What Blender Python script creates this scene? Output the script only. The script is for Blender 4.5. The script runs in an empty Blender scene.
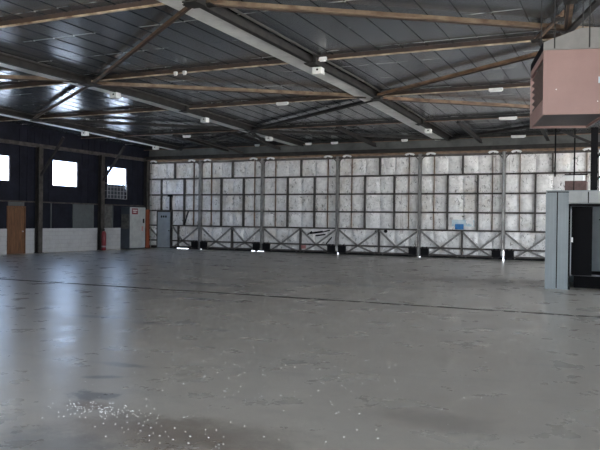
import bpy, bmesh, math, random
from mathutils import Vector, Matrix, noise
random.seed(7)
S = bpy.context.scene
COL = S.collection

# ------------------------------------------------------------------ materials
def mat(name, color, rough=0.6, metal=0.0, var=0.0, scale=4.0, color2=None, bump=0.0, bscale=30.0, spec=None, lo=0.35, hi=0.65):
    m = bpy.data.materials.new(name); m.use_nodes = True
    nt = m.node_tree; b = nt.nodes['Principled BSDF']
    b.inputs['Roughness'].default_value = rough
    b.inputs['Metallic'].default_value = metal
    if spec is not None: b.inputs['Specular IOR Level'].default_value = spec
    c = (*color, 1)
    tc = nt.nodes.new('ShaderNodeTexCoord')
    if color2 is None and var > 0:
        color2 = tuple(max(0, x * (1 - var)) for x in color)
    if color2 is not None:
        n = nt.nodes.new('ShaderNodeTexNoise'); n.inputs['Scale'].default_value = scale
        n.inputs['Detail'].default_value = 6; n.inputs['Roughness'].default_value = .65
        nt.links.new(tc.outputs['Object'], n.inputs['Vector'])
        r = nt.nodes.new('ShaderNodeValToRGB')
        r.color_ramp.elements[0].position = lo; r.color_ramp.elements[0].color = (*color2, 1)
        r.color_ramp.elements[1].position = hi; r.color_ramp.elements[1].color = c
        nt.links.new(n.outputs['Fac'], r.inputs['Fac'])
        nt.links.new(r.outputs['Color'], b.inputs['Base Color'])
    else:
        b.inputs['Base Color'].default_value = c
    if bump > 0:
        n2 = nt.nodes.new('ShaderNodeTexNoise'); n2.inputs['Scale'].default_value = bscale
        n2.inputs['Detail'].default_value = 4
        nt.links.new(tc.outputs['Object'], n2.inputs['Vector'])
        bp = nt.nodes.new('ShaderNodeBump'); bp.inputs['Strength'].default_value = bump; bp.inputs['Distance'].default_value = .02
        nt.links.new(n2.outputs['Fac'], bp.inputs['Height'])
        nt.links.new(bp.outputs['Normal'], b.inputs['Normal'])
    return m

def N(nt, t, **kw):
    n = nt.nodes.new(t)
    for k, v in kw.items(): setattr(n, k, v)
    return n
def math_node(nt, op, a, b=None, c=None, clamp=False):
    n = nt.nodes.new('ShaderNodeMath'); n.operation = op; n.use_clamp = clamp
    for i, v in enumerate((a, b, c)):
        if v is None: continue
        if isinstance(v, (int, float)): n.inputs[i].default_value = v
        else: nt.links.new(v, n.inputs[i])
    return n.outputs[0]
def mix(nt, fac, a, b):
    n = nt.nodes.new('ShaderNodeMix'); n.data_type = 'RGBA'
    for sock, v in ((n.inputs['Factor'], fac), (n.inputs['A'], a), (n.inputs['B'], b)):
        if isinstance(v, (int, float)): sock.default_value = v
        elif isinstance(v, tuple): sock.default_value = (*v, 1)
        else: nt.links.new(v, sock)
    return n.outputs['Result']
def noise_tex(nt, vec, scale, detail=5, rough=.6, dist=0):
    n = nt.nodes.new('ShaderNodeTexNoise'); n.inputs['Scale'].default_value = scale
    n.inputs['Detail'].default_value = detail; n.inputs['Roughness'].default_value = rough
    n.inputs['Distortion'].default_value = dist
    nt.links.new(vec, n.inputs['Vector']); return n.outputs['Fac']
def smooth(nt, v, lo, hi):
    n = nt.nodes.new('ShaderNodeMapRange'); n.interpolation_type = 'SMOOTHSTEP'
    nt.links.new(v, n.inputs[0]); n.inputs[1].default_value = lo; n.inputs[2].default_value = hi
    return n.outputs[0]

def floor_material():
    m = bpy.data.materials.new('worn_concrete'); m.use_nodes = True
    nt = m.node_tree; b = nt.nodes['Principled BSDF']
    tc = N(nt, 'ShaderNodeTexCoord'); P = tc.outputs['Object']
    sp = N(nt, 'ShaderNodeSeparateXYZ'); nt.links.new(P, sp.inputs[0])
    X, Y = sp.outputs['X'], sp.outputs['Y']
    big = noise_tex(nt, P, .35, 6, .6)
    fine = noise_tex(nt, P, 9, 6, .7)
    col = mix(nt, smooth(nt, big, .3, .7), (.39, .352, .300), (.45, .415, .362))
    col = mix(nt, math_node(nt, 'MULTIPLY', smooth(nt, fine, .50, .75), .30), col, (.27, .255, .23))
    # long scuffs lying along the hangar width
    mp = N(nt, 'ShaderNodeMapping'); mp.inputs['Scale'].default_value = (.35, 1.6, 1)
    nt.links.new(P, mp.inputs[0])
    sc = noise_tex(nt, mp.outputs[0], 1.1, 6, .65, .4)
    col = mix(nt, math_node(nt, 'MULTIPLY', smooth(nt, sc, .56, .74), .45), col, (.24, .225, .20))
    wob = noise_tex(nt, P, 3.0, 5, .7)
    wob2 = noise_tex(nt, P, 1.2, 4, .7)
    def blot(x, y, rx, ry, colour, amount, soft=.3, w=.9, src=None, rot=0):
        nonlocal col
        dx = math_node(nt, 'SUBTRACT', X, x); dy = math_node(nt, 'SUBTRACT', Y, y)
        c_, s_ = math.cos(rot), math.sin(rot)
        ux = math_node(nt, 'ADD', math_node(nt, 'MULTIPLY', dx, c_ / rx), math_node(nt, 'MULTIPLY', dy, s_ / rx))
        uy = math_node(nt, 'ADD', math_node(nt, 'MULTIPLY', dx, -s_ / ry), math_node(nt, 'MULTIPLY', dy, c_ / ry))
        d = math_node(nt, 'SQRT', math_node(nt, 'ADD', math_node(nt, 'MULTIPLY', ux, ux), math_node(nt, 'MULTIPLY', uy, uy)))
        d = math_node(nt, 'ADD', d, math_node(nt, 'MULTIPLY', math_node(nt, 'SUBTRACT', src or wob, .5), w * 2.6))
        k = math_node(nt, 'SUBTRACT', 1, smooth(nt, d, 1 - soft, 1 + soft))
        col = mix(nt, math_node(nt, 'MULTIPLY', k, amount), col, colour)
    blot(-3.4, 4.5, .8, .35, (.21, .165, .13), .65, .6, 1.1)          # brown damp stain
    blot(-2.9, 4.75, .8, .3, (.18, .145, .115), .6, .6, 1.1)
    blot(-3.85, 3.95, .55, .3, (.13, .125, .12), .55, .5, 1.0)
    blot(-4.55, 5.25, .24, .13, (.13, .128, .125), .8, .4, 1.7, None, .25)   # dark patches
    blot(-4.35, 4.95, .22, .12, (.21, .15, .11), .7, .5, .8)
    blot(-5.0, 5.9, .22, .07, (.13, .13, .13), .7, .4, .8, None, .5)
    blot(-8.15, 9.45, .55, .13, (.13, .125, .12), .75, .4, .8, None, .1)
    blot(-7.0, 9.3, .3, .12, (.13, .125, .12), .7, .4, .8)
    blot(-5.6, 9.2, .22, .1, (.13, .125, .12), .6, .4, .8)
    blot(-5.25, 6.5, .35, .1, (.14, .14, .14), .6, .4, .8)
    blot(-10.2, 15.5, 2.2, .35, (.16, .16, .155), .6, .5, .9)
    blot(-6.5, 17.5, 2.5, .3, (.15, .15, .145), .55, .5, .9)
    blot(-13.5, 22, 3, .4, (.15, .15, .145), .5, .5, .9)
    blot(-1.35, 5.9, .55, .22, (.19, .165, .145), .5, .6, 1.0)
    blot(-8.1, 12.6, 1.2, .2, (.16, .16, .155), .55, .4, .9)
    # the saw-cut joint across the slab, and cross joints
    wy = math_node(nt, 'ADD', Y, math_node(nt, 'MULTIPLY', math_node(nt, 'SUBTRACT', wob2, .5), .16))
    wx = math_node(nt, 'ADD', X, math_node(nt, 'MULTIPLY', math_node(nt, 'SUBTRACT', wob2, .5), .06))
    g = math_node(nt, 'LESS_THAN', math_node(nt, 'ABSOLUTE', math_node(nt, 'SUBTRACT', wy, 13.85)), .10)
    brk = math_node(nt, 'GREATER_THAN', wob, .40)
    col = mix(nt, math_node(nt, 'MULTIPLY', math_node(nt, 'MULTIPLY', g, brk), .9), col, (.03, .028, .026))
    g3 = math_node(nt, 'LESS_THAN', math_node(nt, 'ABSOLUTE', math_node(nt, 'SUBTRACT', wy, 24.6)), .03)
    col = mix(nt, math_node(nt, 'MULTIPLY', math_node(nt, 'MULTIPLY', g3, brk), .4), col, (.06, .06, .06))
    # small worn-through pale specks
    vo = N(nt, 'ShaderNodeTexVoronoi'); vo.inputs['Scale'].default_value = 5.0; nt.links.new(P, vo.inputs['Vector'])
    spk = math_node(nt, 'MULTIPLY', math_node(nt, 'LESS_THAN', vo.outputs['Distance'], .06), smooth(nt, wob2, .52, .62))
    col = mix(nt, math_node(nt, 'MULTIPLY', spk, .6), col, (.62, .62, .62))
    nt.links.new(col, b.inputs['Base Color'])
    rg = N(nt, 'ShaderNodeMapRange'); nt.links.new(noise_tex(nt, P, 1.3, 6, .65), rg.inputs[0])
    rg.inputs[1].default_value = .3; rg.inputs[2].default_value = .7; rg.inputs[3].default_value = .24; rg.inputs[4].default_value = .36
    nt.links.new(rg.outputs[0], b.inputs['Roughness'])
    nt.links.new(math_node(nt, 'MULTIPLY', math_node(nt, 'SUBTRACT', 1, math_node(nt, 'MULTIPLY', g, brk)), .5), b.inputs['Specular IOR Level'])
    bp = N(nt, 'ShaderNodeBump'); bp.inputs['Strength'].default_value = .05; bp.inputs['Distance'].default_value = .02
    nt.links.new(noise_tex(nt, P, 6, 4, .6), bp.inputs['Height']); nt.links.new(bp.outputs[0], b.inputs['Normal'])
    return m

def deck_material():
    m = bpy.data.materials.new('roof_sheet_metal'); m.use_nodes = True
    nt = m.node_tree; b = nt.nodes['Principled BSDF']
    tc = N(nt, 'ShaderNodeTexCoord'); P = tc.outputs['Object']
    sp = N(nt, 'ShaderNodeSeparateXYZ'); nt.links.new(P, sp.inputs[0])
    X, Y = sp.outputs['X'], sp.outputs['Y']
    n1 = noise_tex(nt, P, .35, 1, .4)
    mp = N(nt, 'ShaderNodeMapping'); mp.inputs['Scale'].default_value = (2.2, .25, 1); nt.links.new(P, mp.inputs[0])
    n2 = noise_tex(nt, mp.outputs[0], .8, 1, .4)
    col = mix(nt, smooth(nt, n1, .3, .7), (.10, .115, .135), (.125, .14, .16))
    col = mix(nt, math_node(nt, 'MULTIPLY', smooth(nt, n2, .40, .75), .15), col, (.11, .112, .115))
    # dark side-lap seams running down the sheets
    fx = math_node(nt, 'FRACT', math_node(nt, 'DIVIDE', X, .62))
    seam = math_node(nt, 'LESS_THAN', fx, .05)
    col = mix(nt, math_node(nt, 'MULTIPLY', seam, .75), col, (.015, .015, .017))
    # end-lap edges, painted pale and broken for the light coming through
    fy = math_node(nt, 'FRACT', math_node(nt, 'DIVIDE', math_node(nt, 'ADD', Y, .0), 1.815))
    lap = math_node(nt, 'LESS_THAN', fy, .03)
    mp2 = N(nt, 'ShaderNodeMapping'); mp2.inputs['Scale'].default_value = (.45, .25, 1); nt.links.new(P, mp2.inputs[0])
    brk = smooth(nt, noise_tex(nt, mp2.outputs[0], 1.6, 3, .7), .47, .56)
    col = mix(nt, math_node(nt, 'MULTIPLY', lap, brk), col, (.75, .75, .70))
    nt.links.new(col, b.inputs['Base Color'])
    b.inputs['Metallic'].default_value = .35
    rg = N(nt, 'ShaderNodeMapRange'); nt.links.new(n1, rg.inputs[0]); rg.inputs[3].default_value = .19; rg.inputs[4].default_value = .25
    nt.links.new(rg.outputs[0], b.inputs['Roughness'])
    return m

def cladding_material():
    m = bpy.data.materials.new('peeling_white_paint'); m.use_nodes = True
    nt = m.node_tree; b = nt.nodes['Principled BSDF']
    tc = N(nt, 'ShaderNodeTexCoord'); geo = N(nt, 'ShaderNodeNewGeometry'); P = geo.outputs['Position']
    sp = N(nt, 'ShaderNodeSeparateXYZ'); nt.links.new(P, sp.inputs[0])
    X, Z = sp.outputs['X'], sp.outputs['Z']
    big = noise_tex(nt, P, .8, 5, .6)
    mid = noise_tex(nt, P, 3.5, 6, .7)
    mp = N(nt, 'ShaderNodeMapping'); mp.inputs['Scale'].default_value = (1.3, 1, .8); nt.links.new(P, mp.inputs[0])
    fl = noise_tex(nt, mp.outputs[0], 6, 6, .8, .8)
    col = mix(nt, smooth(nt, mid, .3, .72), (.70, .68, .665), (.93, .915, .90))
    col = mix(nt, math_node(nt, 'MULTIPLY', smooth(nt, big, .50, .68), .5), col, (.50, .43, .345))
    fleck = math_node(nt, 'MULTIPLY', smooth(nt, fl, .56, .61), smooth(nt, big, .28, .50))
    col = mix(nt, math_node(nt, 'MULTIPLY', fleck, .8), col, (.10, .085, .07))
    hole = smooth(nt, noise_tex(nt, P, 2.6, 3, .6, .3), .70, .735)
    col = mix(nt, math_node(nt, 'MULTIPLY', hole, .85), col, (.03, .027, .024))
    # rust weeping in thin vertical runs
    mp2 = N(nt, 'ShaderNodeMapping'); mp2.inputs['Scale'].default_value = (2.0, 1, .10); nt.links.new(P, mp2.inputs[0])
    run = smooth(nt, noise_tex(nt, mp2.outputs[0], 2.2, 4, .7), .64, .70)
    col = mix(nt, math_node(nt, 'MULTIPLY', run, .45), col, (.20, .12, .075))
    nt.links.new(col, b.inputs['Base Color'])
    b.inputs['Roughness'].default_value = .5
    b.inputs['Specular IOR Level'].default_value = .35
    bp = N(nt, 'ShaderNodeBump'); bp.inputs['Strength'].default_value = .9; bp.inputs['Distance'].default_value = .05
    nt.links.new(noise_tex(nt, P, 7, 5, .65, .3), bp.inputs['Height']); nt.links.new(bp.outputs[0], b.inputs['Normal'])
    return m

def block_material():
    m = bpy.data.materials.new('painted_block'); m.use_nodes = True
    nt = m.node_tree; b = nt.nodes['Principled BSDF']
    geo = N(nt, 'ShaderNodeNewGeometry'); P = geo.outputs['Position']
    sp = N(nt, 'ShaderNodeSeparateXYZ'); nt.links.new(P, sp.inputs[0])
    cb = N(nt, 'ShaderNodeCombineXYZ'); nt.links.new(sp.outputs['Y'], cb.inputs[0]); nt.links.new(sp.outputs['Z'], cb.inputs[1])
    br = N(nt, 'ShaderNodeTexBrick'); nt.links.new(cb.outputs[0], br.inputs['Vector'])
    br.inputs['Color1'].default_value = (.42, .42, .42, 1); br.inputs['Color2'].default_value = (.39, .39, .40, 1)
    br.inputs['Mortar'].default_value = (.33, .33, .335, 1); br.inputs['Scale'].default_value = 1
    br.inputs['Brick Width'].default_value = .4; br.inputs['Row Height'].default_value = .2; br.inputs['Mortar Size'].default_value = .008
    n = noise_tex(nt, P, 2, 5, .65)
    nt.links.new(mix(nt, math_node(nt, 'MULTIPLY', smooth(nt, n, .45, .75), .4), br.outputs['Color'], (.24, .225, .205)), b.inputs['Base Color'])
    b.inputs['Roughness'].default_value = .65
    return m

def wood_material():
    m = bpy.data.materials.new('brown_wood'); m.use_nodes = True
    nt = m.node_tree; b = nt.nodes['Principled BSDF']
    tc = N(nt, 'ShaderNodeTexCoord')
    mp = N(nt, 'ShaderNodeMapping'); mp.inputs['Scale'].default_value = (6, 6, .7); nt.links.new(tc.outputs['Object'], mp.inputs[0])
    n = noise_tex(nt, mp.outputs[0], 2.5, 6, .65, .5)
    nt.links.new(mix(nt, smooth(nt, n, .3, .7), (.075, .03, .012), (.17, .078, .032)), b.inputs['Base Color'])
    b.inputs['Roughness'].default_value = .5
    return m

def glass_material():
    m = bpy.data.materials.new('dusty_glass'); m.use_nodes = True
    nt = m.node_tree; out = nt.nodes['Material Output']; nt.nodes.remove(nt.nodes['Principled BSDF'])
    t = N(nt, 'ShaderNodeBsdfTransparent'); t.inputs[0].default_value = (.80, .88, 1, 1)
    g = N(nt, 'ShaderNodeBsdfGlossy'); g.inputs['Roughness'].default_value = .05
    mx = N(nt, 'ShaderNodeMixShader'); mx.inputs[0].default_value = .06
    nt.links.new(t.outputs[0], mx.inputs[1]); nt.links.new(g.outputs[0], mx.inputs[2]); nt.links.new(mx.outputs[0], out.inputs[0])
    return m

M = {}
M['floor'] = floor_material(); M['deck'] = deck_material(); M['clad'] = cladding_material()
M['block'] = block_material(); M['wood'] = wood_material(); M['glass'] = glass_material()
M['rust'] = mat('rusty_steel', (.22, .135, .08), .6, .0, color2=(.07, .037, .02), scale=3, bump=.2)
M['tan'] = mat('tan_weathered_steel', (.25, .19, .125), .55, .0, color2=(.10, .06, .035), scale=2.2, bump=.2)
M['edge'] = mat('tan_edge_highlight', (.66, .54, .38), .5, 0, color2=(.13, .075, .04), scale=2.2)  # tan purlin edge, lightened so the colour carries its highlight line
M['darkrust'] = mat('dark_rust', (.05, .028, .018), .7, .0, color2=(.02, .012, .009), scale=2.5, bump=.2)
M['dark'] = mat('dark_steel', (.035, .032, .030), .6, 0, color2=(.015, .014, .014), scale=3, spec=.2)
M['frame'] = mat('door_frame_steel', (.085, .075, .068), .55, 0, color2=(.035, .03, .027), scale=4, spec=.25)
M['stile'] = mat('grey_door_post', (.24, .23, .22), .5, 0, color2=(.11, .10, .095), scale=3)
M['soffit'] = mat('grey_girder_paint', (.74, .74, .72), .40, .0, color2=(.52, .52, .505), scale=1.2)
M['wallclad'] = mat('dark_wall_sheeting', (.014, .015, .024), .6, 0, color2=(.008, .008, .013), scale=1.5, spec=.15)
M['greypanel'] = mat('dull_grey_panel', (.085, .095, .10), .5, 0, var=.3, scale=2)
M['stripwall'] = mat('dull_sheeting', (.12, .125, .12), .5, 0, var=.5, scale=1.2)
M['mottled'] = mat('mottled_glazing', (.12, .12, .11), .4, 0, color2=(.04, .04, .04), scale=5)
M['white'] = mat('white_enamel', (.80, .80, .78), .4, 0, var=.12, scale=5)
M['offwhite'] = mat('grubby_white', (.40, .41, .40), .45, 0, var=.25, scale=3)
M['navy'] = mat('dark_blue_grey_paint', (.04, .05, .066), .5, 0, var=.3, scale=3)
M['red'] = mat('red_paint', (.20, .012, .022), .45, 0, var=.35, scale=6)
M['orange'] = mat('orange_rust_paint', (.26, .06, .02), .55, 0, var=.4, scale=4)
M['bluegrey'] = mat('blue_grey_door_paint', (.30, .345, .385), .45, .0, var=.22, scale=2)
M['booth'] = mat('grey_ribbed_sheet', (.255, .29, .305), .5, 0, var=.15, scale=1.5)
M['boothlight'] = mat('pale_grey_sheet', (.33, .345, .34), .5, 0, var=.15, scale=2)
M['boothin'] = mat('blue_grey_inner_sheet', (.42, .50, .54), .45, 0, var=.2, scale=2)
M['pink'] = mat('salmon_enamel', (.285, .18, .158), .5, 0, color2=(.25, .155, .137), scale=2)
M['hood'] = mat('galvanised_sheet', (.20, .192, .18), .5, 0, color2=(.155, .15, .14), scale=4)
M['louvre'] = mat('dusty_louvre', (.13, .095, .085), .6, 0, var=.3)
M['black'] = mat('black_metal', (.008, .008, .009), .8, 0, spec=.08)
M['under'] = mat('dark_mauve_metal', (.085, .07, .072), .5, .1, var=.3)
M['brownbox'] = mat('brown_board', (.15, .085, .075), .65, 0, color2=(.09, .05, .045), scale=12)
M['blue'] = mat('blue_paint', (.015, .16, .42), .5, 0, var=.3, scale=8)
M['paleblue'] = mat('faded_blue_paint', (.34, .52, .61), .55, 0, color2=(.60, .64, .65), scale=7)
M['chip'] = mat('paint_chip', (.80, .80, .80), .4)
M['apron'] = mat('sunlit_concrete', (.52, .49, .45), .9, 0, var=.12, scale=.3)
M['ext'] = mat('outer_wall', (.3, .3, .3), .8)
M['wire'] = mat('pale_wire', (.26, .26, .28), .5, .2)
M['pinkmark'] = mat('faded_red_paint', (.52, .22, .21), .6, 0, var=.3, scale=12)

# ------------------------------------------------------------------ mesh helpers
def box(bm, x0, x1, y0, y1, z0, z1):
    v = [bm.verts.new(p) for p in ((x0,y0,z0),(x1,y0,z0),(x1,y1,z0),(x0,y1,z0),(x0,y0,z1),(x1,y0,z1),(x1,y1,z1),(x0,y1,z1))]
    for f in ((3,2,1,0),(4,5,6,7),(0,1,5,4),(1,2,6,5),(2,3,7,6),(3,0,4,7)): bm.faces.new([v[i] for i in f])
def bar(bm, p, q, w, h, up=(0,0,1)):
    p, q = Vector(p), Vector(q); d = (q - p).normalized(); u = Vector(up)
    s = d.cross(u)
    if s.length < 1e-4: s = d.cross(Vector((0,1,0)))
    s.normalize(); u = s.cross(d).normalized()
    c = [(-w/2,-h/2),(w/2,-h/2),(w/2,h/2),(-w/2,h/2)]
    a = [bm.verts.new(p + s*i + u*j) for i, j in c]; b = [bm.verts.new(q + s*i + u*j) for i, j in c]
    bm.faces.new(a[::-1]); bm.faces.new(b)
    for i in range(4): bm.faces.new((a[i], a[(i+1)%4], b[(i+1)%4], b[i]))
def angle_bar(bm, p, q, w, t=.014):
    """rolled steel angle: a flat leg below and an upright leg along one edge"""
    p, q = Vector(p), Vector(q); d = (q-p).normalized(); s = d.cross(Vector((0,0,1))).normalized()
    bar(bm, p, q, w, t)
    off = s*(w/2 - t/2) + Vector((0,0,w/2))
    bar(bm, p+off, q+off, t, w)
def tube(bm, p, q, r, n=10, r2=None):
    p, q = Vector(p), Vector(q); d = (q-p).normalized()
    s = d.orthogonal().normalized(); u = d.cross(s); r2 = r if r2 is None else r2
    A = [bm.verts.new(p + (s*math.cos(k*2*math.pi/n) + u*math.sin(k*2*math.pi/n))*r) for k in range(n)]
    B = [bm.verts.new(q + (s*math.cos(k*2*math.pi/n) + u*math.sin(k*2*math.pi/n))*r2) for k in range(n)]
    bm.faces.new(A[::-1]); bm.faces.new(B)
    for k in range(n): bm.faces.new((A[k], A[(k+1)%n], B[(k+1)%n], B[k]))
def prism(bm, pts, axis_vec):
    """extrude a closed polygon of 3D points along a vector"""
    A = [bm.verts.new(p) for p in pts]; B = [bm.verts.new(Vector(p)+Vector(axis_vec)) for p in pts]
    bm.faces.new(A[::-1]); bm.faces.new(B)
    n = len(pts)
    for k in range(n): bm.faces.new((A[k], A[(k+1)%n], B[(k+1)%n], B[k]))
def lathe(bm, cx, cy, prof, n=16):
    rings = []
    for r, z in prof:
        rings.append([bm.verts.new((cx + r*math.cos(k*2*math.pi/n), cy + r*math.sin(k*2*math.pi/n), z)) for k in range(n)])
    for a, b in zip(rings, rings[1:]):
        for k in range(n): bm.faces.new((a[k], a[(k+1)%n], b[(k+1)%n], b[k]))
    bm.faces.new(rings[0][::-1]); bm.faces.new(rings[-1])
def link(name, bm, m, parent=None, smooth_=False, bevel=0):
    bmesh.ops.recalc_face_normals(bm, faces=bm.faces)
    me = bpy.data.meshes.new(name); 
    if parent is not None:
        wm = Matrix.Identity(4); q = parent
        while q is not None: wm = q.matrix_basis @ wm; q = q.parent
        bm.transform(wm.inverted())
    bm.to_mesh(me); bm.free(); me.materials.append(m)
    if smooth_:
        for p in me.polygons: p.use_smooth = True
    o = bpy.data.objects.new(name, me); COL.objects.link(o)
    if parent is not None: o.parent = parent
    if bevel:
        b = o.modifiers.new('bevel', 'BEVEL'); b.width = bevel; b.segments = 2; b.limit_method = 'ANGLE'
    return o
def BM(): return bmesh.new()
def thing(name, label, cat, loc=(0,0,0), rz=0, group=None):
    o = bpy.data.objects.new(name, None); COL.objects.link(o); o.location = loc; o.rotation_euler = (0,0,rz)
    o.matrix_basis = Matrix.Translation(Vector(loc)) @ Matrix.Rotation(rz, 4, 'Z')
    o.empty_display_size = .2
    o['label'] = label; o['category'] = cat
    if group: o['group'] = group
    return o
def tag(o, label, cat, group=None):
    o['label'] = label; o['category'] = cat
    if group: o['group'] = group
    return o
def struct(name, label=None, loc=(0,0,0)):
    o = bpy.data.objects.new(name, None); COL.objects.link(o); o.location = loc
    o.matrix_basis = Matrix.Translation(Vector(loc)); o['kind'] = 'structure'
    if label: o['label'] = label
    return o
def smesh(name, bm, m, label=None):
    o = link(name, bm, m); o['kind'] = 'structure'
    if label: o['label'] = label
    return o
def boxo(name, m, parent, *a, bevel=0):
    bm = BM(); box(bm, *a); return link(name, bm, m, parent, bevel=bevel)

# ------------------------------------------------------------------ dimensions (metres)
YD, XL, XR, YF = 33.0, -24.9, 10.0, -5.0        # door line, left wall, right wall, open front
def zg(y): return 5.80 - .023*max(0, y-20)      # underside of the girders
def zdeck(y): return zg(y) + .17

# ------------------------------------------------------------------ setting
bm = BM(); box(bm, XL-.3, XR+.3, YF, YD+.35, -.25, 0)
smesh('floor', bm, M['floor'], 'worn grey concrete hangar floor with stains and a dark joint')
bm = BM(); box(bm, -90, 70, -80, YF-.002, -.3, -.02); box(bm, -90, 70, YD+.352, 90, -.3, -.02)
box(bm, -90, XL-.302, YF, YD+.35, -.3, -.02); box(bm, XR+.302, 70, YF, YD+.35, -.3, -.02)
smesh('ground', bm, M['apron'], 'pale concrete apron outside the hangar')

bm = BM()
ys = [YF-.2, 5, 12.5, 20, 26.5, YD+.4]
for y0, y1 in zip(ys, ys[1:]):
    vs = []
    prism(bm, [(XL-.3, y0, zdeck(y0)), (XR+.3, y0, zdeck(y0)), (XR+.3, y0, zdeck(y0)+.12), (XL-.3, y0, zdeck(y0)+.12)], (0, y1-y0, zdeck(y1)-zdeck(y0)))
x = -24.8
while x < XR:
    for y0, y1 in zip(ys, ys[1:]):
        bar(bm, (x, y0, zdeck(y0)-.006), (x, y1, zdeck(y1)-.006), .022, .014)
    x += .62
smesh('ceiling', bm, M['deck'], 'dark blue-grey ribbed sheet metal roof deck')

# left wall
WL = struct('wall_left', 'dark sheeted left wall over a white block base', (XL, 20, 0))
wins = [(21.4, 23.04, 3.27, 4.42), (25.6, 27.34, 3.20, 4.46), (29.56, 31.17, 3.20, 4.42)]
bm = BM()
x0, x1 = XL-.12, XL
box(bm, x0, x1, YF, YD+.35, 1.15, 3.20); box(bm, x0, x1, YF, YD+.35, 4.46, 5.95)
yy = YF
for a, b, z0, z1 in wins:
    box(bm, x0, x1, yy, a, 3.20, 4.46); yy = b
    if z0 > 3.2: box(bm, x0, x1, a, b, 3.20, z0)
    if z1 < 4.46: box(bm, x0, x1, a, b, z1, 4.46)
box(bm, x0, x1, yy, YD+.35, 3.20, 4.46)
y = YF + .2
while y < YD:                                     # sheeting ribs
    if not any(a-.08 < y < b+.08 for a, b, _, _ in wins): box(bm, XL, XL+.025, y, y+.05, 2.42, 5.7)
    y += .45
link('sheeting', bm, M['wallclad'], WL)
bm = BM(); box(bm, x0, x1+.03, YF, 22.86, 0, 1.15); box(bm, x0, x1+.03, 23.92, YD+.35, 0, 1.15); box(bm, x0, x1-.06, 22.86, 23.92, 0, 1.15)
link('block_base', bm, M['block'], WL)
bm = BM(); box(bm, XL, XL+.05, YF, YD, 2.36, 2.42); link('rail', bm, M['frame'], WL)
for yv in (21.9, 25.5, 26.98, 28.45, 29.08, 29.97):
    boxo('mullion', M['greypanel'], WL, XL, XL+.045, yv-.025, yv+.025, 1.152, 2.358)
boxo('grey_panel', M['greypanel'], WL, XL, XL+.02, 27.02, 28.41, 1.16, 2.355)
boxo('mottled_panel', M['mottled'], WL, XL, XL+.02, 29.12, 29.93, 1.16, 2.355)
boxo('eave_beam', M['frame'], WL, XL+.0, XL+.14, YF, YD, 4.94, 5.10)
for i, (a, b, z0, z1) in enumerate(wins):
    w = struct(f'window_{i+1}', ['bright window at the left edge, above the wooden door', 'bright window between the two left wall columns', 'bright window above the wire cage on the left wall'][i], (XL-.12, (a+b)/2, z0))
    bm = BM()
    for q in ((a, a+.03, z0, z1), (b-.03, b, z0, z1), (a+.03, b-.03, z0, z0+.03), (a+.03, b-.03, z1-.03, z1)):
        box(bm, XL-.07, XL-.01, *q)
    link('window_frame', bm, M['frame'], w)
    boxo('pane', M['glass'], w, XL-.045, XL-.039, a+.03, b-.03, z0+.03, z1-.03)
D1 = struct('door_1', 'brown wooden door in the block base of the left wall', (XL, 23.4, 0))
boxo('door_panel', M['wood'], D1, XL-.04, XL+.02, 22.93, 23.85, .01, 2.10, bevel=.004)
bm = BM(); box(bm, XL-.02, XL+.05, 22.86, 22.925, 0, 2.17); box(bm, XL-.02, XL+.05, 23.855, 23.92, 0, 2.17); box(bm, XL-.02, XL+.05, 22.925, 23.855, 2.105, 2.17)
link('door_frame', bm, M['wood'], D1)
bm = BM(); tube(bm, (XL+.02, 23.75, 1.02), (XL+.08, 23.75, 1.02), .03); link('door_handle', bm, M['wire'], D1)
boxo('transom_panel', M['greypanel'], D1, XL, XL+.02, 22.93, 23.85, 2.18, 2.355)

OPX0, OPX1, OPZ = -12.0, 3.0, 4.8
SY0, SY1, SZ = 11.0, 31.5, 5.3                  # unseen right-wall opening, added for grazing light on the doors
# right wall, front wall with the wide opening that lets daylight in, strip above the sliding doors
bm = BM(); box(bm, XR, XR+.25, YF, SY0, 0, 6.0); box(bm, XR, XR+.25, SY1, YD+.35, 0, 6.0); box(bm, XR, XR+.25, SY0, SY1, SZ, 6.0); smesh('wall_right', bm, M['offwhite'], 'right side wall of the hangar')
bm = BM(); box(bm, XL-.25, OPX0, YF-.2, YF, 0, 6.1); box(bm, OPX1, XR+.25, YF-.2, YF, 0, 6.1); box(bm, OPX0, OPX1, YF-.2, YF, OPZ, 6.1)
smesh('wall_front', bm, M['wallclad'], 'front wall with the wide open hangar doorway')
bm = BM(); box(bm, XL, XR, YD+.14, YD+.34, 4.93, 5.95); smesh('wall_back', bm, M['stripwall'], 'dull sheeted strip of wall over the sliding doors')
bm = BM(); box(bm, XL-.25, XL+.02, YD-.0, YD+.35, 0, 4.95); box(bm, 3.2, XR, YD+.1, YD+.35, 0, 4.95)  # right-hand box is an unseen filler closing the daylight gap
smesh('trim_1', bm, M['frame'], 'left end post of the sliding door opening, and unseen filler wall keeping daylight out at right')
bm = BM(); box(bm, XL, XR, YD-.16, YD-.12, 4.95, 5.04); box(bm, XL, XR, YD-.16, YD+.14, 5.04, 5.08); box(bm, XL, XR, YD+.09, YD+.14, 4.93, 5.07)
smesh('trim_2', bm, M['rust'], 'rust-tan top track channel over the sliding doors')

bm = BM(); box(bm, XL, XR, YD-.36, YD-.17, 5.02, 5.20); smesh('trim_3', bm, M['dark'], 'dark head beam over the top track')
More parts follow.
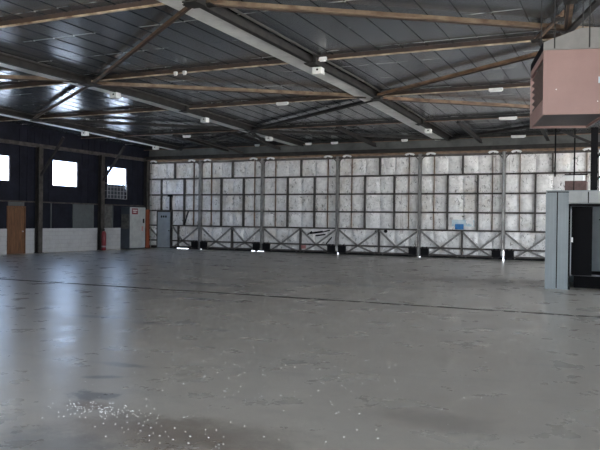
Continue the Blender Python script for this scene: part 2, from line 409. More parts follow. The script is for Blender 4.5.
# ------------------------------------------------------------------ roof framing
GX = [(-22.3, 'grey roof girder farthest left, ending near the left wall'),
      (-14.9, 'grey roof girder in the middle, second from the left wall'),
      (-7.4, 'wide pale grey roof girder crossing the top centre of the view')]
PY = [11.2, 16.7, 22.0, 27.4, 32.5]
for gx, lab in GX:
    g = thing('roof_girder', lab, 'girder', (gx, 14, zg(14)), 0, 'long roof girders')
    segs = [YF, 5.8] + PY
    bm = BM()
    for y0, y1 in zip(segs, segs[1:]):
        if y0 < 20 < y1:
            parts = [(y0, 20), (20, y1)]
        else: parts = [(y0, y1)]
        for a, b in parts:
            bar(bm, (gx-.31, a, zg(a)+.055), (gx-.31, b, zg(b)+.055), .60, .11)
    link('soffit', bm, M['soffit'], g)
    bm = BM()
    for a, b in ((YF, 20), (20, 32.5)):
        bar(bm, (gx+.04, a, zg(a)+.055), (gx+.04, b, zg(b)+.055), .05, .20)
        bar(bm, (gx+.04, a, zg(a)-.045), (gx+.04, b, zg(b)-.045), .13, .02)
    link('web', bm, M['dark'], g)  # web in shadow: its shade is put into the dark colour
    bm = BM()
    for a, b in ((YF, 20), (20, 32.5)): tube(bm, (gx+.24, a, zg(a)+.12), (gx+.24, b, zg(b)+.12), .03, 8)
    link('pipe', bm, M['frame'], g, True)
    for y in PY[:4]:
        bm = BM(); box(bm, gx-.1, gx+.2, y-.28, y+.12, zg(y)-.085, zg(y)-.058); box(bm, gx+.12, gx+.2, y-.2, y+.08, zg(y)-.06, zg(y)+.15)
        link('gusset', bm, M['dark'], g)

plabs = ['rust-brown roof purlin nearest the camera, crossing the top left corner',
         'rust-brown roof purlin, second nearest the camera, meeting the heater top',
         'rust-brown roof purlin through the middle of the roof, third from the camera',
         'thin rusty roof purlin, fourth from the camera',
         'rusty roof purlin close above the sliding doors']
for k, y in enumerate(PY):
    p = thing('roof_purlin', plabs[k], 'purlin', (-8, y, zg(y)), 0, 'cross purlins under the roof')
    z = zg(y)
    bm = BM(); box(bm, XL+.15, XR-.05, y-.035, y+.035, z+.03, z+.042); box(bm, XL+.15, XR-.05, y-.047, y-.036, z+.03, z+.052)
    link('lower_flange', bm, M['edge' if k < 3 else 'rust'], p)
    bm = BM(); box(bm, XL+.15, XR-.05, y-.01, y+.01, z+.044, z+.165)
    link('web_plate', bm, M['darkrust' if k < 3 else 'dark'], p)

def brace(p, q, lab, m='rust', w=.13, dz=-.0):
    p = (p[0], p[1], zg(p[1])+dz); q = (q[0], q[1], zg(q[1])+dz)
    o = thing('roof_brace', lab, 'roof brace', ((p[0]+q[0])/2, (p[1]+q[1])/2, (p[2]+q[2])/2), 0, 'diagonal braces under the roof')
    pv, qv = Vector(p), Vector(q); dd_ = (qv-pv).normalized(); sd = dd_.cross(Vector((0,0,1))).normalized()
    if sd.y < 0: sd = -sd
    bm = BM(); bar(bm, pv, qv, w, .014); link('foot_leg', bm, M[m], o)
    off = sd*(w/2-.007) + Vector((0,0,.06))
    bm = BM(); bar(bm, pv+off, qv+off, .014, .105); link('upright_leg', bm, M[m], o)
    d = (Vector(q)-Vector(p)).normalized(); s = d.cross(Vector((0,0,1))).normalized()*(w*.5+.02)
    bm = BM(); bar(bm, Vector(p)-s*.35-Vector((0,0,.02)), Vector(q)-s*.35-Vector((0,0,.02)), .05, .02); link('flat_bar', bm, M['dark' if m == 'dark' else 'darkrust'], o)
    for e, sg in ((p, 1), (q, -1)):
        c = Vector(e) + d*sg*.2
        bm = BM(); box(bm, c.x-.12, c.x+.12, c.y-.12, c.y+.12, c.z-.03, c.z-.012); link('end_plate', bm, M['dark'], o)
A, B_, C_, D_ = -22.3, -14.9, -7.4, -.3
brace((B_, 16.9), (C_+.0, 11.2), 'rusty diagonal roof brace from the middle girder up to the top of the view')
brace((B_, 16.9), (C_-.3, 21.8), 'tan roof brace running right from the middle girder to the wide grey girder', 'tan')
brace((B_, 16.9), (A, 21.8), 'rusty diagonal brace in front of the bright roof patch above the second window')
brace((B_, 16.5), (A, 11.3), 'tan roof brace running off the left edge of the view', 'tan')
brace((C_, 11.3), (D_, 16.4), 'thick tan roof brace along the top edge, right of the wide girder', 'tan', .14)
brace((C_, 21.8), (D_, 16.8), 'rusty brace slanting up from the wide girder towards the pink heater', 'rust', .14)
brace((C_, 22.2), (D_, 27.2), 'dark rusty brace from the wide girder passing below the pink heater', 'rust')
brace((B_, 27.2), (C_, 22.2), 'dark brace between middle and wide girders, behind the tan brace', 'dark')
brace((B_, 27.6), (C_, 32.3), 'dark brace from the middle girder to the sliding door head', 'dark')
brace((B_, 27.2), (A, 22.2), 'dark brace left of the middle girder, above the third window', 'dark')
brace((B_, 27.6), (A, 32.3), 'dark brace from the middle girder to the left end of the doors', 'dark')
brace((C_, 32.3), (D_, 27.6), 'dark brace right of the wide girder near the sliding doors', 'dark')
brace((-.9, 13.6), (-1.15, 16.2), 'short rust-brown strut reaching up above the pink heater', 'rust', .13)
brace((-1.15, 14.6), (-1.85, 16.5), 'short brown diagonal strut left of the heater hanging rod', 'rust', .13, -.03)
brace((.3, 11.5), (-1.15, 16.0), 'dark steel strut slanting over the grey heater hood', 'dark', .16, -.06)

for x, n in ((-19.3, 'second'), (-16.2, 'third'), (-11.0, 'fourth'), (-5.9, 'fifth'), (-3.0, 'sixth')):
    o = thing('roof_rafter', f'short dark rafter running to the head of the {n} sliding door from left', 'rafter', (x, 30, zg(30)), 0, 'short dark rafters over the doors')
    bm = BM(); bar(bm, (x, 27.5, zg(27.5)+.04), (x, 32.6, zg(32.6)-.10), .05, .14); link('rafter_web', bm, M['dark'], o)
    bm = BM(); bar(bm, (x, 27.5, zg(27.5)-.04), (x, 32.6, zg(32.6)-.18), .14, .02); link('rafter_flange', bm, M['dark'], o)
# short hanging struts near the far end
for (x, y, dx, dy, lab) in ((-15.18, 27.6, -.05, 2.6, 'short dark strut dropping from the middle girder'), (-18.9, 28.62, .9, 3.3, 'short dark strut below the white lamp left of middle')):
    o = thing('hanging_strut', lab, 'strut', (x, y, zg(y)), 0)
    bm = BM(); bar(bm, (x, y, zg(y)), (x+dx, y+dy, 5.15), .09, .09); link('strut_bar', bm, M['dark'], o)
    bm = BM(); box(bm, x-.14, x+.14, y-.14, y+.14, zg(y)-.03, zg(y)+.02); link('top_plate', bm, M['dark'], o)

# small white lamp boxes under the girders
gl = {0: 'leftmost girder', 1: 'middle girder', 2: 'wide right girder'}
ords = {0: ['nearer one under the {}', 'farther one under the {}'], 1: ['nearest of three under the {}', 'second of three under the {}', 'farthest of three under the {}'], 2: ['nearer one under the {}', 'farther one under the {}']}
spots = {0: [24.8, 30.1], 1: [17.9, 23.2, 28.65], 2: [16.9, 28.4]}
for gi, ysp in spots.items():
    for k, y in enumerate(ysp):
        gx = GX[gi][0]+.10; z = zg(y)
        o = thing('ceiling_lamp', 'square white box lamp, ' + ords[gi][k].format(gl[gi]), 'lamp', (gx, y, z-.3), 0, 'white box lamps under the girders')
        bm = BM(); box(bm, gx-.13, gx+.13, y-.12, y+.12, z-.28, z-.10); link('housing', bm, M['white'], o, bevel=.015)
        bm = BM(); tube(bm, (gx-.02, y, z-.10), (gx-.02, y, z-.05), .03); link('stem', bm, M['dark'], o)
        bm = BM(); tube(bm, (gx+.02, y-.13, z-.17), (gx+.02, y-.12, z-.17), .03); link('lens', bm, M['black'], o)
# white batten lamps on the purlins; the tiniest ones stand for insulator clamps
bat = [(-10.8, 22.0, .45, 'white batten lamp on the third purlin between the middle and wide girders'),
       (-3.55, 22.0, .42, 'white batten lamp on the purlin left of the pink heater'),
       (-3.95, 27.3, .66, 'longest white batten lamp, just left below the pink heater'),
       (-4.21, 32.2, .62, 'white batten lamp under the heater, nearest the door head'),
       (-18.85, 28.1, .42, 'white batten lamp on the strut left of the middle girder'),
       (-14.3, 32.1, .34, 'small white lamp above the fourth sliding door, at its left end'),
       (-12.9, 32.1, .36, 'pale yellowish lamp above the fourth sliding door'),
       (-6.95, 16.5, .20, 'small white insulator clamp where the second purlin crosses the wide girder'),
       (-11.5, 16.6, .10, 'tiny white fitting on the second purlin, left of a pair'),
       (-11.2, 16.6, .10, 'tiny white fitting on the second purlin, right of a pair'),
       (-9.35, 32.1, .30, 'small white lamp above the fifth sliding door, left end'),
       (-17.1, 31.9, .26, 'small white lamp above the third sliding door')]
for x, y, w, lab in bat:
    z = zg(y)
    o = thing('ceiling_batten_lamp', lab, 'lamp', (x, y, z-.08), 0, 'white batten lamps on the purlins')
    bm = BM(); box(bm, x-w/2, x+w/2, y-.16, y-.08, z-.05, z+.04); link('housing', bm, M['white'], o, bevel=.012)
    bm = BM(); box(bm, x-w/4, x+w/4, y-.08, y-.046, z-.01, z+.05); link('bracket', bm, M['dark'], o)
    bm = BM(); tube(bm, (x-w*.42, y-.12, z-.062), (x+w*.42, y-.12, z-.062), .014, 8); link('tube', bm, M['white'], o, True)

# ------------------------------------------------------------------ sliding hangar doors
SEAM = [-24.88, -21.27, -17.38, -13.09, -8.85, -4.93, -.90, 3.2]
ROWS = [.12, .45, 1.30, 2.14, 3.03, 3.93, 4.86]
dlabs = ['tall white-panelled sliding hangar door, leftmost, with the blue-grey wicket door',
         'tall sliding hangar door, second from left, with daylight slit under its right half',
         'tall sliding hangar door, third from left, with dark marks and a small red mark low down',
         'tall sliding hangar door, fourth from left, below the pale yellowish lamp',
         'tall sliding hangar door with the blue paint patch, fifth from left',
         'tall sliding hangar door, sixth from left, half hidden by the grey booth',
         'tall sliding hangar door at the right edge, behind the grey booth']
def cladding_mesh(x0, x1, seed, cut=None):
    rnd = random.Random(seed)
    bm = BM(); W = x1-x0
    xs = [x0 + W*f for f in (0, .17, .34, .52, .70, .87, 1)]
    zs = ROWS
    yb = YD+.10
    for i in range(6):
        for j in range(6):
            xa, xb, za, zb = xs[i], xs[i+1], zs[j], zs[j+1]
            if cut and xb > cut[0]+.05 and xa < cut[1]-.05:
                if zb <= cut[2]+.1: continue
                if za < cut[2]: za = cut[2]
            n = 7; amp = rnd.uniform(.04, .085); sd = rnd.uniform(0, 50)
            g = []
            for a in range(n+1):
                row = []
                for b in range(n+1):
                    u, v = a/n, b/n
                    e = (1-(2*u-1)**4)*(1-(2*v-1)**4)
                    nz = noise.noise(Vector((u*2.2+sd, v*2.2, sd)))*.03
                    row.append(bm.verts.new((xa+(xb-xa)*u, yb - e*(amp+nz), za+(zb-za)*v)))
                g.append(row)
            for a in range(n):
                for b in range(n): bm.faces.new((g[a][b], g[a+1][b], g[a+1][b+1], g[a][b+1]))
    for f in bm.faces: f.smooth = True
    if cut:
        box(bm, x0, cut[0], yb+.004, yb+.05, .10, 4.86); box(bm, cut[1], x1, yb+.004, yb+.05, .10, 4.86); box(bm, cut[0], cut[1], yb+.004, yb+.05, cut[2], 4.86)
    else: box(bm, x0, x1, yb+.004, yb+.05, .10, 4.86)
    return bm
for i in range(len(SEAM)-1):
    x0, x1 = SEAM[i]+.012, SEAM[i+1]-.012; W = x1-x0
    d = thing('sliding_hangar_door', dlabs[i], 'hangar door', ((x0+x1)/2, YD, 0), 0, 'row of tall sliding hangar doors')
    fx = lambda f: x0 + W*f
    first = i == 0
    wk = (-24.12, -23.22, 2.08)
    b_ = cladding_mesh(x0, x1, i*31+5, wk if first else None)
    link('cladding', b_, M['clad'], d)
    yf, yk = YD-.07, YD+.10
    # horizontal girts
    for j, z in enumerate(ROWS):
        h = .10 if j == 6 else .075
        if first and j in (0, 1, 2):
            spans = [(x0, wk[0]-.03), (wk[1]+.03, x1)]
        else: spans = [(x0, x1)]
        for a, b in spans:
            o_ = BM(); box(o_, a+.05 if a == x0 else a, b-.05 if b == x1 else b, yf-.02, yk, z-h/2, z+h/2); link('girt', o_, M['frame'], d)
    # end posts
    for xx, sgn in ((x0, 1), (x1-.065, -1)):
        zb = .42 if (i in (4, 2) and sgn == -1) or (i in (5, 3) and sgn == 1) else .03
        o_ = BM(); box(o_, xx, xx+.065, yf-.04, yk, zb, 4.95); link('end_post', o_, M['stile'], d)
    # uprights
    ups = [(.52, 4.86, 3.93), (.34, 3.93, 1.30), (.70, 3.93, 1.30), (.52, 1.30, .05), (.17, 4.86, 1.30), (.87, 4.86, 1.30)]
    if first: ups = [(.52, 4.86, 3.93), (.27, 3.93, 2.16), (.70, 3.93, 1.30), (.60, 1.30, .05), (.87, 4.86, 1.3), (.46, 3.03, .05)]
    for k, (f, za, zb) in enumerate(ups):
        thin = f in (.17, .87)
        w_ = .022 if thin else .07
        o_ = BM(); box(o_, fx(f)-w_/2, fx(f)+w_/2, yf+.07 if thin else yf+.01, yk, zb, za); link('sheet_seam' if thin else 'stud', o_, M['rust' if thin else 'frame'], d)
    # truss diagonals in the foot of the door
    dg = [(.01, 1.25, .26, .45), (.26, .45, .52, 1.25), (.52, 1.25, .73, .45), (.73, .45, .99, 1.25),
          (.12, .08, .26, .45), (.26, .45, .48, .08), (.56, .08, .73, .45), (.73, .45, .89, .08)]
    if first: dg = [(.02, 1.25, .19, .72), (.49, 1.25, .68, .45), (.68, .45, .98, 1.25), (.50, .08, .68, .45), (.68, .45, .86, .08)]
    for a, za, b, zb in dg:
        o_ = BM(); bar(o_, (fx(a), yf+.05, za), (fx(b), yf+.05, zb), .08, .065, (0,1,0)); link('diagonal', o_, M['stile'], d)
    # curved knee braces at the head
    for xx, sgn in ((x0+.03, 1), (x1-.03, -1)):
        if first and sgn == 1: continue
        o_ = BM(); pr = None
        for t in range(7):
            a = t/6*math.pi/2
            p = Vector((xx + sgn*.34*(1-math.cos(a)), yf+.03, 4.50 + .36*math.sin(a)))
            if pr is not None: bar(o_, pr, p, .04, .045, (0,1,0))
            pr = p
        link('knee_brace', o_, M['frame'], d)
    # small white arches beside each joint, made up for daylight gaps over the header
    for xx in ((x0+.55), (x1-.45)):
        o_ = BM(); pr = None
        for t in range(9):
            a = math.pi*(t/8)
            p = Vector((xx + .20*math.cos(a), yf-.16, 4.88 + .06*math.sin(a)))
            if pr is not None: bar(o_, pr, p, .09, .075, (0,1,0))
            pr = p
        g_ = link('daylight_gap_arch', o_, M['white'], d)
        o_ = BM(); tube(o_, (xx, yf-.20, 4.875), (xx, yf+.10, 4.875), .045, 12); link('roller', o_, M['frame'], g_ if False else d)
    # wheel boxes at the foot
    for xx in ((x0+.09, x0+.47), (x1-.47, x1-.09)):
        if first and xx[0] < -24: continue
        o_ = BM(); box(o_, xx[0], xx[1], yf-.10, yf+.06, .10, .40); box(o_, xx[0]-.02, xx[1]+.02, yf-.11, yf+.06, .38, .42)
        hb = link('wheel_box', o_, M['black'], d)
        o_ = BM(); tube(o_, ((xx[0]+xx[1])/2, yf-.06, .13), ((xx[0]+xx[1])/2, yf, .13), .128, 16); link('wheel', o_, M['dark'], d)
        for k in (.25, .75):
            xc = xx[0]+(xx[1]-xx[0])*k
            o_ = BM(); box(o_, xc-.03, xc+.03, yf-.05, yf+.02, .42, .50); link('lug', o_, M['black'], d)
    # rubber skirt with gaps that let daylight through
    gaps = {0: [(-22.86, -22.12)], 1: [(-18.1, -17.42)], 2: [], 3: []}.get(i, [])
    a = x0 + (.0)
    o_ = BM()
    edges = [x0+.02]
    for g0, g1 in gaps: edges += [g0, g1]
    if first: edges = [x0+.02, -22.90, -22.10]
    edges += [x1-.02]
    for k in range(0, len(edges)-1, 2):
        box(o_, edges[k], edges[k+1], YD+.105, YD+.14, 0.0, .12)
    for g0, g1 in (gaps if not first else [(-22.90, -22.10)]): box(o_, g0, g1, YD+.105, YD+.14, .03, .12)
    link('skirt', o_, M['black'], d)
    if first:
        w = BM(); box(w, wk[0], wk[1], YD-.045, YD+.0, .05, wk[2]-.02); wd = link('wicket_door', w, M['bluegrey'], d, bevel=.006)
        wd['label'] = 'blue-grey wicket door'
        for q in ((-23.90, -23.80), (-23.75, -23.65), (-23.60, -23.50)):
            w = BM(); box(w, q[0], q[1], YD-.052, YD-.046, 1.74, 1.86); link('vent_slot', w, M['black'], wd)
        w = BM(); tube(w, (-23.32, YD-.10, 1.0), (-23.32, YD-.045, 1.0), .03); link('knob', w, M['dark'], wd)
        w = BM(); box(w, wk[0]-.06, wk[0], YD-.06, YD+.05, .05, wk[2]+.05); box(w, wk[1], wk[1]+.06, YD-.06, YD+.05, .05, wk[2]+.05); box(w, wk[0], wk[1], YD-.06, YD+.05, wk[2]-.02, wk[2]+.05)
        link('wicket_frame', w, M['dark'], d)
        w = BM(); tube(w, (-23.24, YD-.09, 2.14), (-23.24, YD-.09, 3.0), .045, 10); box(w, -23.40, -23.08, YD-.13, YD-.06, 2.93, 3.05)
        link('drop_pipe', w, M['black'], d)
        w = BM(); bar(w, (-22.3, YD-.04, 1.35), (-22.05, YD-.04, 2.1), .04, .05, (0,1,0)); link('stay', w, M['black'], d)
    if i == 4:
        w = BM(); box(w, -7.14, -6.74, YD-.012, YD-.0, 1.35, 1.60); link('blue_patch', w, M['blue'], d)['label'] = 'bright blue paint patch'
        w = BM(); box(w, -7.3, -6.25, YD+.022, YD+.030, 1.5, 1.80); link('faded_patch', w, M['paleblue'], d)['label'] = 'faded pale blue paint smear'
    if i == 2:
        w = BM(); box(w, -15.10, -14.84, YD+.014, YD+.022, .22, .40); link('red_mark', w, M['pinkmark'], d)['label'] = 'small faded red mark'
        w = BM()
        for (xa, za, xb, zb, t) in ((-14.6, 1.02, -13.9, 1.12, .10), (-14.3, .9, -13.75, .98, .07), (-13.9, 1.1, -13.5, 1.2, .06), (-13.7, .5, -13.4, .85, .06), (-14.75, .95, -14.5, 1.12, .06)):
            bar(w, (xa, YD+.02, za), (xb, YD+.02, zb), t, .02, (0,1,0))
        link('soot_marks', w, M['black'], d)
    if i == 3:
        for xa, za, r in ((-11.05, 1.18, .06), (-10.55, 1.42-.22, .09)):
            w = BM(); tube(w, (xa, YD+.015, za), (xa, YD+.035, za), r, 9); link('puncture', w, M['black'], d)

# ------------------------------------------------------------------ left wall fittings
for y, lab in ((24.58, 'dark steel wall column between the wooden door and second window'), (28.88, 'dark steel wall column behind the tall red cylinder'), (32.72, 'dark steel corner column beside the sliding doors')):
    c = thing('steel_column', lab, 'column', (XL+.15, y, 0), 0, 'steel columns along the left wall')
    bm = BM(); box(bm, XL+.06, XL+.10, y-.12, y+.12, .02, 4.95); link('flange', bm, M['dark'], c)
    bm = BM(); box(bm, XL+.10, XL+.26, y-.02, y+.02, .02, 4.95); link('web', bm, M['dark'], c)
    bm = BM(); box(bm, XL+.26, XL+.30, y-.12, y+.12, .02, 4.95); link('flange', bm, M['frame'], c)
    bm = BM(); box(bm, XL+.04, XL+.34, y-.17, y+.17, 0, .02); link('base_plate', bm, M['dark'], c)
    if y > 32: continue
    bm = BM(); bar(bm, (XL+.28, y, 3.62), (XL+1.65, y, 5.35), .10, .10, (0,1,0)); link('knee_brace', bm, M['dark'], c)
# wire cage under the third window
c = thing('wire_cage', 'pale wire cage on the left wall under the third window', 'cage', (XL+.3, 30.1, 2.65))
cx0, cx1, cy0, cy1, cz0, cz1 = XL+.03, XL+.30, 29.2, 30.78, 2.72, 3.52
bm = BM()
for (y, z0, z1) in [(cy0 + (cy1-cy0)*k/6, cz0, cz1) for k in range(7)]: bar(bm, (cx1, y, z0), (cx1, y, z1), .03, .03, (1,0,0))
for k in range(5):
    z = cz0+(cz1-cz0)*k/4; bar(bm, (cx1, cy0, z), (cx1, cy1, z), .03, .03)
link('front_grid', bm, M['wire'], c)
for yy in (cy0, cy1):
    bm = BM()
    for z in (cz0, (cz0+cz1)/2, cz1): bar(bm, (cx0, yy, z), (cx1, yy, z), .03, .03)
    bar(bm, (cx0+.01, yy, cz0), (cx0+.01, yy, cz1), .03, .03, (1,0,0))
    link('side_grid', bm, M['wire'], c)
boxo('core', M['navy'], c, cx0, cx1-.06, cy0+.06, cy1-.06, cz0+.05, cz1-.05)
# white cabinet with dark side
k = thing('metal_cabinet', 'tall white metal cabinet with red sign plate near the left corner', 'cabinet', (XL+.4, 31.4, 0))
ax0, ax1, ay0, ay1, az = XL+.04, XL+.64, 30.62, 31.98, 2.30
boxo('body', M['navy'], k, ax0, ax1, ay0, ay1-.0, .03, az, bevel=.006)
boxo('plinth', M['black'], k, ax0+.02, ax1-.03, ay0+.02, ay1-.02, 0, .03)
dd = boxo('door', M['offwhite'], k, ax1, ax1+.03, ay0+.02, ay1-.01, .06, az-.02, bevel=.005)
sg = boxo('sign_plate', M['red'], dd, ax1+.03, ax1+.042, ay0+.16, ay0+.66, 1.90, 2.22); sg['label'] = 'red sign plate'
for z0, z1, y0, y1 in ((2.10, 2.14, .22, .60), (2.0, 2.04, .26, .52)):
    boxo('sign_line', M['white'], dd, ax1+.042, ax1+.046, ay0+y0, ay0+y1, z0, z1)
boxo('handle', M['black'], dd, ax1+.03, ax1+.07, ay1-.24, ay1-.16, 1.42, 1.66)
boxo('red_mark', M['pinkmark'], dd, ax1+.03, ax1+.034, ay1-.34, ay1-.22, .98, 1.24)
boxo('pale_panel', M['mottled'], k, ax0+.06, ax1-.05, ay0-.012, ay0, 1.10, 1.9)
# red cylinder
r = thing('gas_cylinder', 'tall dark red cylinder standing at the left wall column', 'cylinder', (XL+.46, 28.78, 0))
bm = BM(); lathe(bm, XL+.46, 28.78, [(.10, .0), (.115, .02), (.115, .88), (.09, .96), (.045, 1.0)]); link('body', bm, M['red'], r, True)
bm = BM(); lathe(bm, XL+.46, 28.78, [(.04, 1.0), (.035, 1.06), (.05, 1.07), (.05, 1.10)], 12); link('valve', bm, M['dark'], r, True)
bm = BM(); lathe(bm, XL+.46, 28.78, [(.118, .16), (.118, .24)]); link('band', bm, M['wire'], r, True)
# orange post and pale conduit at the corner
p = thing('orange_post', 'orange-rust post between the white cabinet and the doors', 'post', (XL+.5, 32.3, 0))
boxo('post', M['orange'], p, XL+.40, XL+.60, 32.16, 32.46, .03, 2.18, bevel=.01); boxo('foot_plate', M['dark'], p, XL+.36, XL+.64, 32.12, 32.50, 0, .03)
p = thing('conduit_pipe', 'thin pale conduit pipe running up the corner beside the doors', 'pipe', (XL+.52, 32.66, 0))
bm = BM(); tube(bm, (XL+.52, 32.66, 0), (XL+.52, 32.66, 4.9), .022, 8); link('pipe', bm, M['offwhite'], p, True)
for z in (.6, 2.4, 4.2): boxo('clip', M['dark'], p, XL+.46, XL+.55, 32.66, 32.70, z, z+.05)

# ------------------------------------------------------------------ pink unit heater
rz = math.radians(13.2)
H = thing('unit_heater', 'salmon-pink box heater with grey hood hanging top right', 'heater', (-.945, 9.47, 3.09), rz)
def hl(bm):                                       # heater parts are drafted in its own axes: x along the front, y into depth
    bm.transform(H.matrix_basis); return bm
hw, hd, hh = .80, 1.36, .825
bm = BM()
t = .02
box(bm, 0, hw, 0, t, 0, hh)                       # front sheet
box(bm, hw-t, hw, t, hd, 0, hh)                   # right side
box(bm, t, hw-t, hd-t, hd, 0, hh)                 # back
box(bm, 0, t, t, hd, 0, .20); box(bm, 0, t, t, hd, .74, hh); box(bm, 0, t, t, .03, .20, .74); box(bm, 0, t, hd-.03, hd, .20, .74)
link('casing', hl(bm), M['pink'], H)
bm = BM(); box(bm, t, hw-t, t, hd-t, .03, .05); link('underside', hl(bm), M['under'], H)
bm = BM(); box(bm, .09, .10, .03, hd-.03, .16, .78); link('inner_screen', hl(bm), M['black'], H)
for kx in range(6):
    z = .24 + kx*.09
    bm = BM(); bar(bm, (.045, .03, z), (.045, hd-.03, z), .010, .06, (-.8, 0, .6)); link('louvre', hl(bm), M['louvre'], H)
bm = BM()
prism(bm, [(0, 0, hh+.005), (hw, 0, hh+.005), (hw, 0, hh+.27), (.45, 0, hh+.27), (0, 0, hh+.105)], (0, hd*.97, 0))
link('hood', hl(bm), M['hood'], H)
bm = BM(); box(bm, -.006, 0, 0.02, hd*.97-.02, hh+.006, hh+.10); link('hood_slot', hl(bm), M['black'], H)
bm = BM(); box(bm, .665, hw-.005, -.006, 0, .39, .47); link('maker_plate', hl(bm), M['paleblue'], H)
for sx, sz in ((.16, .32), (.66, .16)):
    bm = BM(); tube(bm, (sx, -.006, sz), (sx, 0, sz), .007, 8); link('screw', hl(bm), M['white'], H)
for sx, sy in ((.13, .03), (.55, .03), (.13, hd-.1), (.70, hd-.1)):
    bm = BM(); z0 = hh+.02 if sy < .1 else hh
    tube(bm, (sx, sy-.042 if sy < .1 else sy, z0), (sx, sy-.042 if sy < .1 else sy, zdeck(10)-3.09+.01), .008, 6); link('hanging_rod', hl(bm), M['dark'], H)

# ------------------------------------------------------------------ grey sheet-metal booth
bx, by = -1.80, 19.15
K = thing('sheet_metal_booth', 'grey ribbed sheet-metal booth with dark open doorway on the right', 'booth', (bx, by, 0))
bw, bdp, bh = 3.4, 2.7, 2.52
def ribbed(bm, x0, x1, y, z0, z1, n, side=-1, t=.03):
    box(bm, x0, x1, y, y+t, z0, z1)
    for k in range(n+1):
        x = x0 + (x1-x0)*k/n
        box(bm, max(x0, x-.018), min(x1, x+.018), y+side*.018, y, z0, z1)
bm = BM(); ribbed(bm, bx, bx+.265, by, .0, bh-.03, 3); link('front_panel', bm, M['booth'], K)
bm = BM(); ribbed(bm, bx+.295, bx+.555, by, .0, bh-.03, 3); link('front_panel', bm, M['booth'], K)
for kx in range(6):
    x0 = bx+.555+kx*.47
    bm = BM(); ribbed(bm, x0+.006, x0+.450, by-.03, 2.215, bh, 3); link('fascia_panel', bm, M['boothlight'], K)
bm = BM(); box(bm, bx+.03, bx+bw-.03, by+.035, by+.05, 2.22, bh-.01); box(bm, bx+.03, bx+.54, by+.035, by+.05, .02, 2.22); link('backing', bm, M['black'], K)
bm = BM(); box(bm, bx+.555, bx+.595, by+.0, by+.12, 0, 2.2); box(bm, bx+.595, bx+2.0, by+.0, by+.12, 2.14, 2.2); link('door_frame', bm, M['black'], K)
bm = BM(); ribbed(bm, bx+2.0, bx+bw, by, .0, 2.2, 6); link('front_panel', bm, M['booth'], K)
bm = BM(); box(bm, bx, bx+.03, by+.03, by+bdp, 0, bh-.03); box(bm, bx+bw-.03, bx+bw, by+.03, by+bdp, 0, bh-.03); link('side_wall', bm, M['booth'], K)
bm = BM(); ribbed(bm, bx+.03, bx+bw-.03, by+bdp-.03, 0, bh-.03, 24); link('back_wall', bm, M['boothin'], K)
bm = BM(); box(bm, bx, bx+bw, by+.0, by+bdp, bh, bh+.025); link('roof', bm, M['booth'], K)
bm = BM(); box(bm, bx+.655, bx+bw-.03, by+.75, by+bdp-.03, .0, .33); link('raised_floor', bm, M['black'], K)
bm = BM(); tube(bm, (bx+.635, by+.72, .34), (bx+2.0, by+.72, .34), .025, 8); link('threshold_rail', bm, M['wire'], K, True)
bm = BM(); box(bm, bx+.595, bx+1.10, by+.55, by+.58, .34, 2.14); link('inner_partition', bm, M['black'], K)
bm = BM(); box(bm, bx+.605, bx+.625, by+.02, by+.05, .35, 2.05); dl = link('door_edge', bm, M['wire'], K)
boxo('latch', M['white'], K, bx+.625, bx+.665, by+.02, by+.06, 1.22, 1.34)
bm = BM(); box(bm, bx+1.2, bx+2.6, by+bdp-.10, by+bdp-.05, 1.80, 1.83); link('shelf_rail', bm, M['dark'], K)
# crate on the booth roof
k = thing('brown_box', 'brown box with a pale lid on top of the grey booth', 'box', (-1.12, 20.2, bh+.025))
boxo('carton', M['brownbox'], k, -1.40, -.86, 19.9, 20.5, bh+.025, bh+.31, bevel=.006)
boxo('lid', M['white'], k, -1.37, -.94, 19.93, 20.47, bh+.31, bh+.47, bevel=.006)
bm = BM(); box(bm, -1.41, -.84, 19.885, 19.90, bh+.46, bh+.49); box(bm, -1.185, -1.165, 19.885, 19.898, bh+.025, bh+.47)
link('binding', bm, M['black'], k)

# interior column and pipes beyond the booth
c = thing('steel_post', 'dark steel post with brace arms rising behind the booth', 'post', (-1.05, 30.5, 0))
bm = BM(); box(bm, -1.18, -.92, 30.42, 30.46, .02, zg(30.5)); box(bm, -1.18, -.92, 30.62, 30.66, .02, zg(30.5)); box(bm, -1.07, -1.03, 30.46, 30.62, .02, zg(30.5)); link('shaft', bm, M['black'], c)
boxo('base_plate', M['dark'], c, -1.35, -.75, 30.35, 30.75, 0, .02)
for dx, zt, zb in ((-1.3, 5.5, 4.9), (1.3, 5.4, 4.3), (1.0, 4.2, 3.4)):
    bm = BM(); bar(bm, (-1.05, 30.54, zb), (-1.05+dx, 30.54, zt), .10, .10, (0,1,0)); link('brace_arm', bm, M['dark'], c)
for x, y, zb, lab in ((-2.57, 31.0, 3.7, 'thin dark hanging pipe left of the brown box'), (-1.82, 31.0, 2.9, 'thin dark hanging pipe above the brown box')):
    p = thing('hanging_pipe', lab, 'pipe', (x, y, zb), 0, 'thin pipes hanging before the doors')
    bm = BM(); tube(bm, (x, y, zb), (x, y, zdeck(y)+.01), .03, 8); link('pipe', bm, M['black'], p, True)
    bm = BM(); tube(bm, (x, y, zb-.06), (x, y, zb+.02), .045, 8); link('cap', bm, M['dark'], p, True)

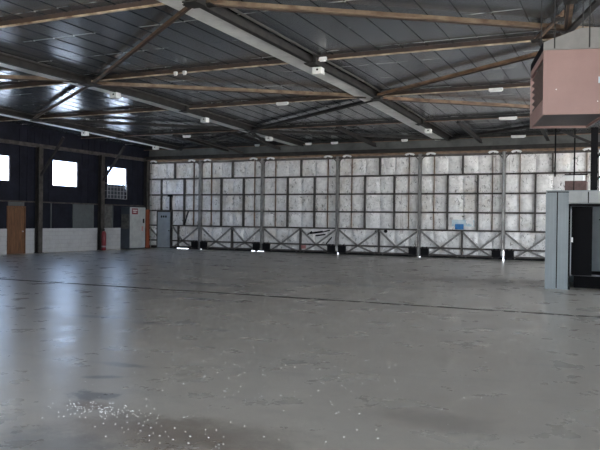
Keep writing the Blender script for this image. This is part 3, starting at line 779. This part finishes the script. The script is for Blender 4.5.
# ------------------------------------------------------------------ white paint chips on the floor
bm = BM(); rnd = random.Random(3)
def chip(x, y, s):
    a = rnd.uniform(0, 6.28); n = rnd.choice((4, 5, 6))
    pts = []
    for k in range(n):
        r = s*rnd.uniform(.6, 1.2); t = a + k*2*math.pi/n
        pts.append((x + r*math.cos(t), y + r*math.sin(t), .0005))
    prism(bm, pts, (0, 0, .0035))
for k in range(130): chip(rnd.gauss(-4.18, .22), rnd.gauss(4.88, .10), rnd.uniform(.002, .007))
for k in range(60): chip(rnd.gauss(-3.3, .7), rnd.gauss(4.6, .22), rnd.uniform(.002, .008))
for k in range(110): chip(rnd.gauss(-3.3, 1.1), rnd.gauss(6.7, .9), rnd.uniform(.002, .008))
for k in range(110): chip(rnd.uniform(-8, .8), rnd.uniform(4.0, 12), rnd.uniform(.002, .008))
o = link('paint_chips', bm, M['chip']); o['kind'] = 'stuff'; o['label'] = 'small white paint chips scattered over the concrete floor'; o['category'] = 'paint chips'

# ------------------------------------------------------------------ daylight
w = bpy.data.worlds.new('sky'); S.world = w; w.use_nodes = True
nt = w.node_tree; bg = nt.nodes['Background']
tc = N(nt, 'ShaderNodeTexCoord'); sp = N(nt, 'ShaderNodeSeparateXYZ'); nt.links.new(tc.outputs['Generated'], sp.inputs[0])
r = N(nt, 'ShaderNodeValToRGB'); nt.links.new(sp.outputs['Z'], r.inputs[0])
r.color_ramp.elements[0].position = 0; r.color_ramp.elements[0].color = (.88, .94, 1, 1)
r.color_ramp.elements[1].position = .8; r.color_ramp.elements[1].color = (.52, .71, 1, 1)
nt.links.new(r.outputs[0], bg.inputs[0]); bg.inputs[1].default_value = 4.5
def light(name, typ, loc, rot, **kw):
    l = bpy.data.lights.new(name, typ)
    for k_, v in kw.items():
        if k_ != 'portal': setattr(l, k_, v)
    o = bpy.data.objects.new(name, l); COL.objects.link(o); o.location = loc; o.rotation_euler = rot
    if kw.get('portal'): l.cycles.is_portal = True
    return o
sun = light('sun', 'SUN', (0, -60, 60), (math.radians(32), 0, math.radians(14)), energy=26.0, angle=.01, color=(1, .95, .88))
light('opening_portal', 'AREA', ((OPX0+OPX1)/2, YF-.1, OPZ/2), (math.radians(90), 0, 0), shape='RECTANGLE', size=OPX1-OPX0, size_y=OPZ, portal=True)
light('side_portal', 'AREA', (XR+.15, (SY0+SY1)/2, SZ/2), (0, math.radians(90), 0), shape='RECTANGLE', size=SZ, size_y=SY1-SY0, portal=True)
for a, b, z0, z1 in wins:
    light('window_portal', 'AREA', (XL-.2, (a+b)/2, (z0+z1)/2), (0, math.radians(-90), 0), shape='RECTANGLE', size=z1-z0, size_y=b-a, portal=True)

# ------------------------------------------------------------------ camera
cd = bpy.data.cameras.new('camera'); cam = bpy.data.objects.new('camera', cd); COL.objects.link(cam)
cd.sensor_width = 36; cd.lens = 700*36/600; cd.clip_start = .05; cd.clip_end = 500
yaw = math.radians(24.7); pitch = math.atan(5/700); roll = -math.atan(.0125)
fwd = Vector((-math.sin(yaw)*math.cos(pitch), math.cos(yaw)*math.cos(pitch), -math.sin(pitch)))
right = Vector((math.cos(yaw), math.sin(yaw), 0)); up = right.cross(fwd)
c_, s_ = math.cos(-roll), math.sin(-roll)
r2 = right*c_ + up*s_; u2 = up*c_ - right*s_
m3 = Matrix((r2, u2, -fwd)).transposed()
cam.matrix_world = Matrix.Translation((0, 0, 1.7)) @ m3.to_4x4()
S.camera = cam

S.view_settings.view_transform = 'Standard'; S.view_settings.look = 'None'
S.view_settings.gamma = 1; S.view_settings.exposure = 1.45
try: S.view_settings.use_curve_mapping = False
except Exception: pass
S.cycles.max_bounces = 8; S.cycles.diffuse_bounces = 5; S.cycles.glossy_bounces = 4; S.cycles.transparent_max_bounces = 8
S.cycles.sample_clamp_indirect = 6.0
S.cycles.use_denoising = True
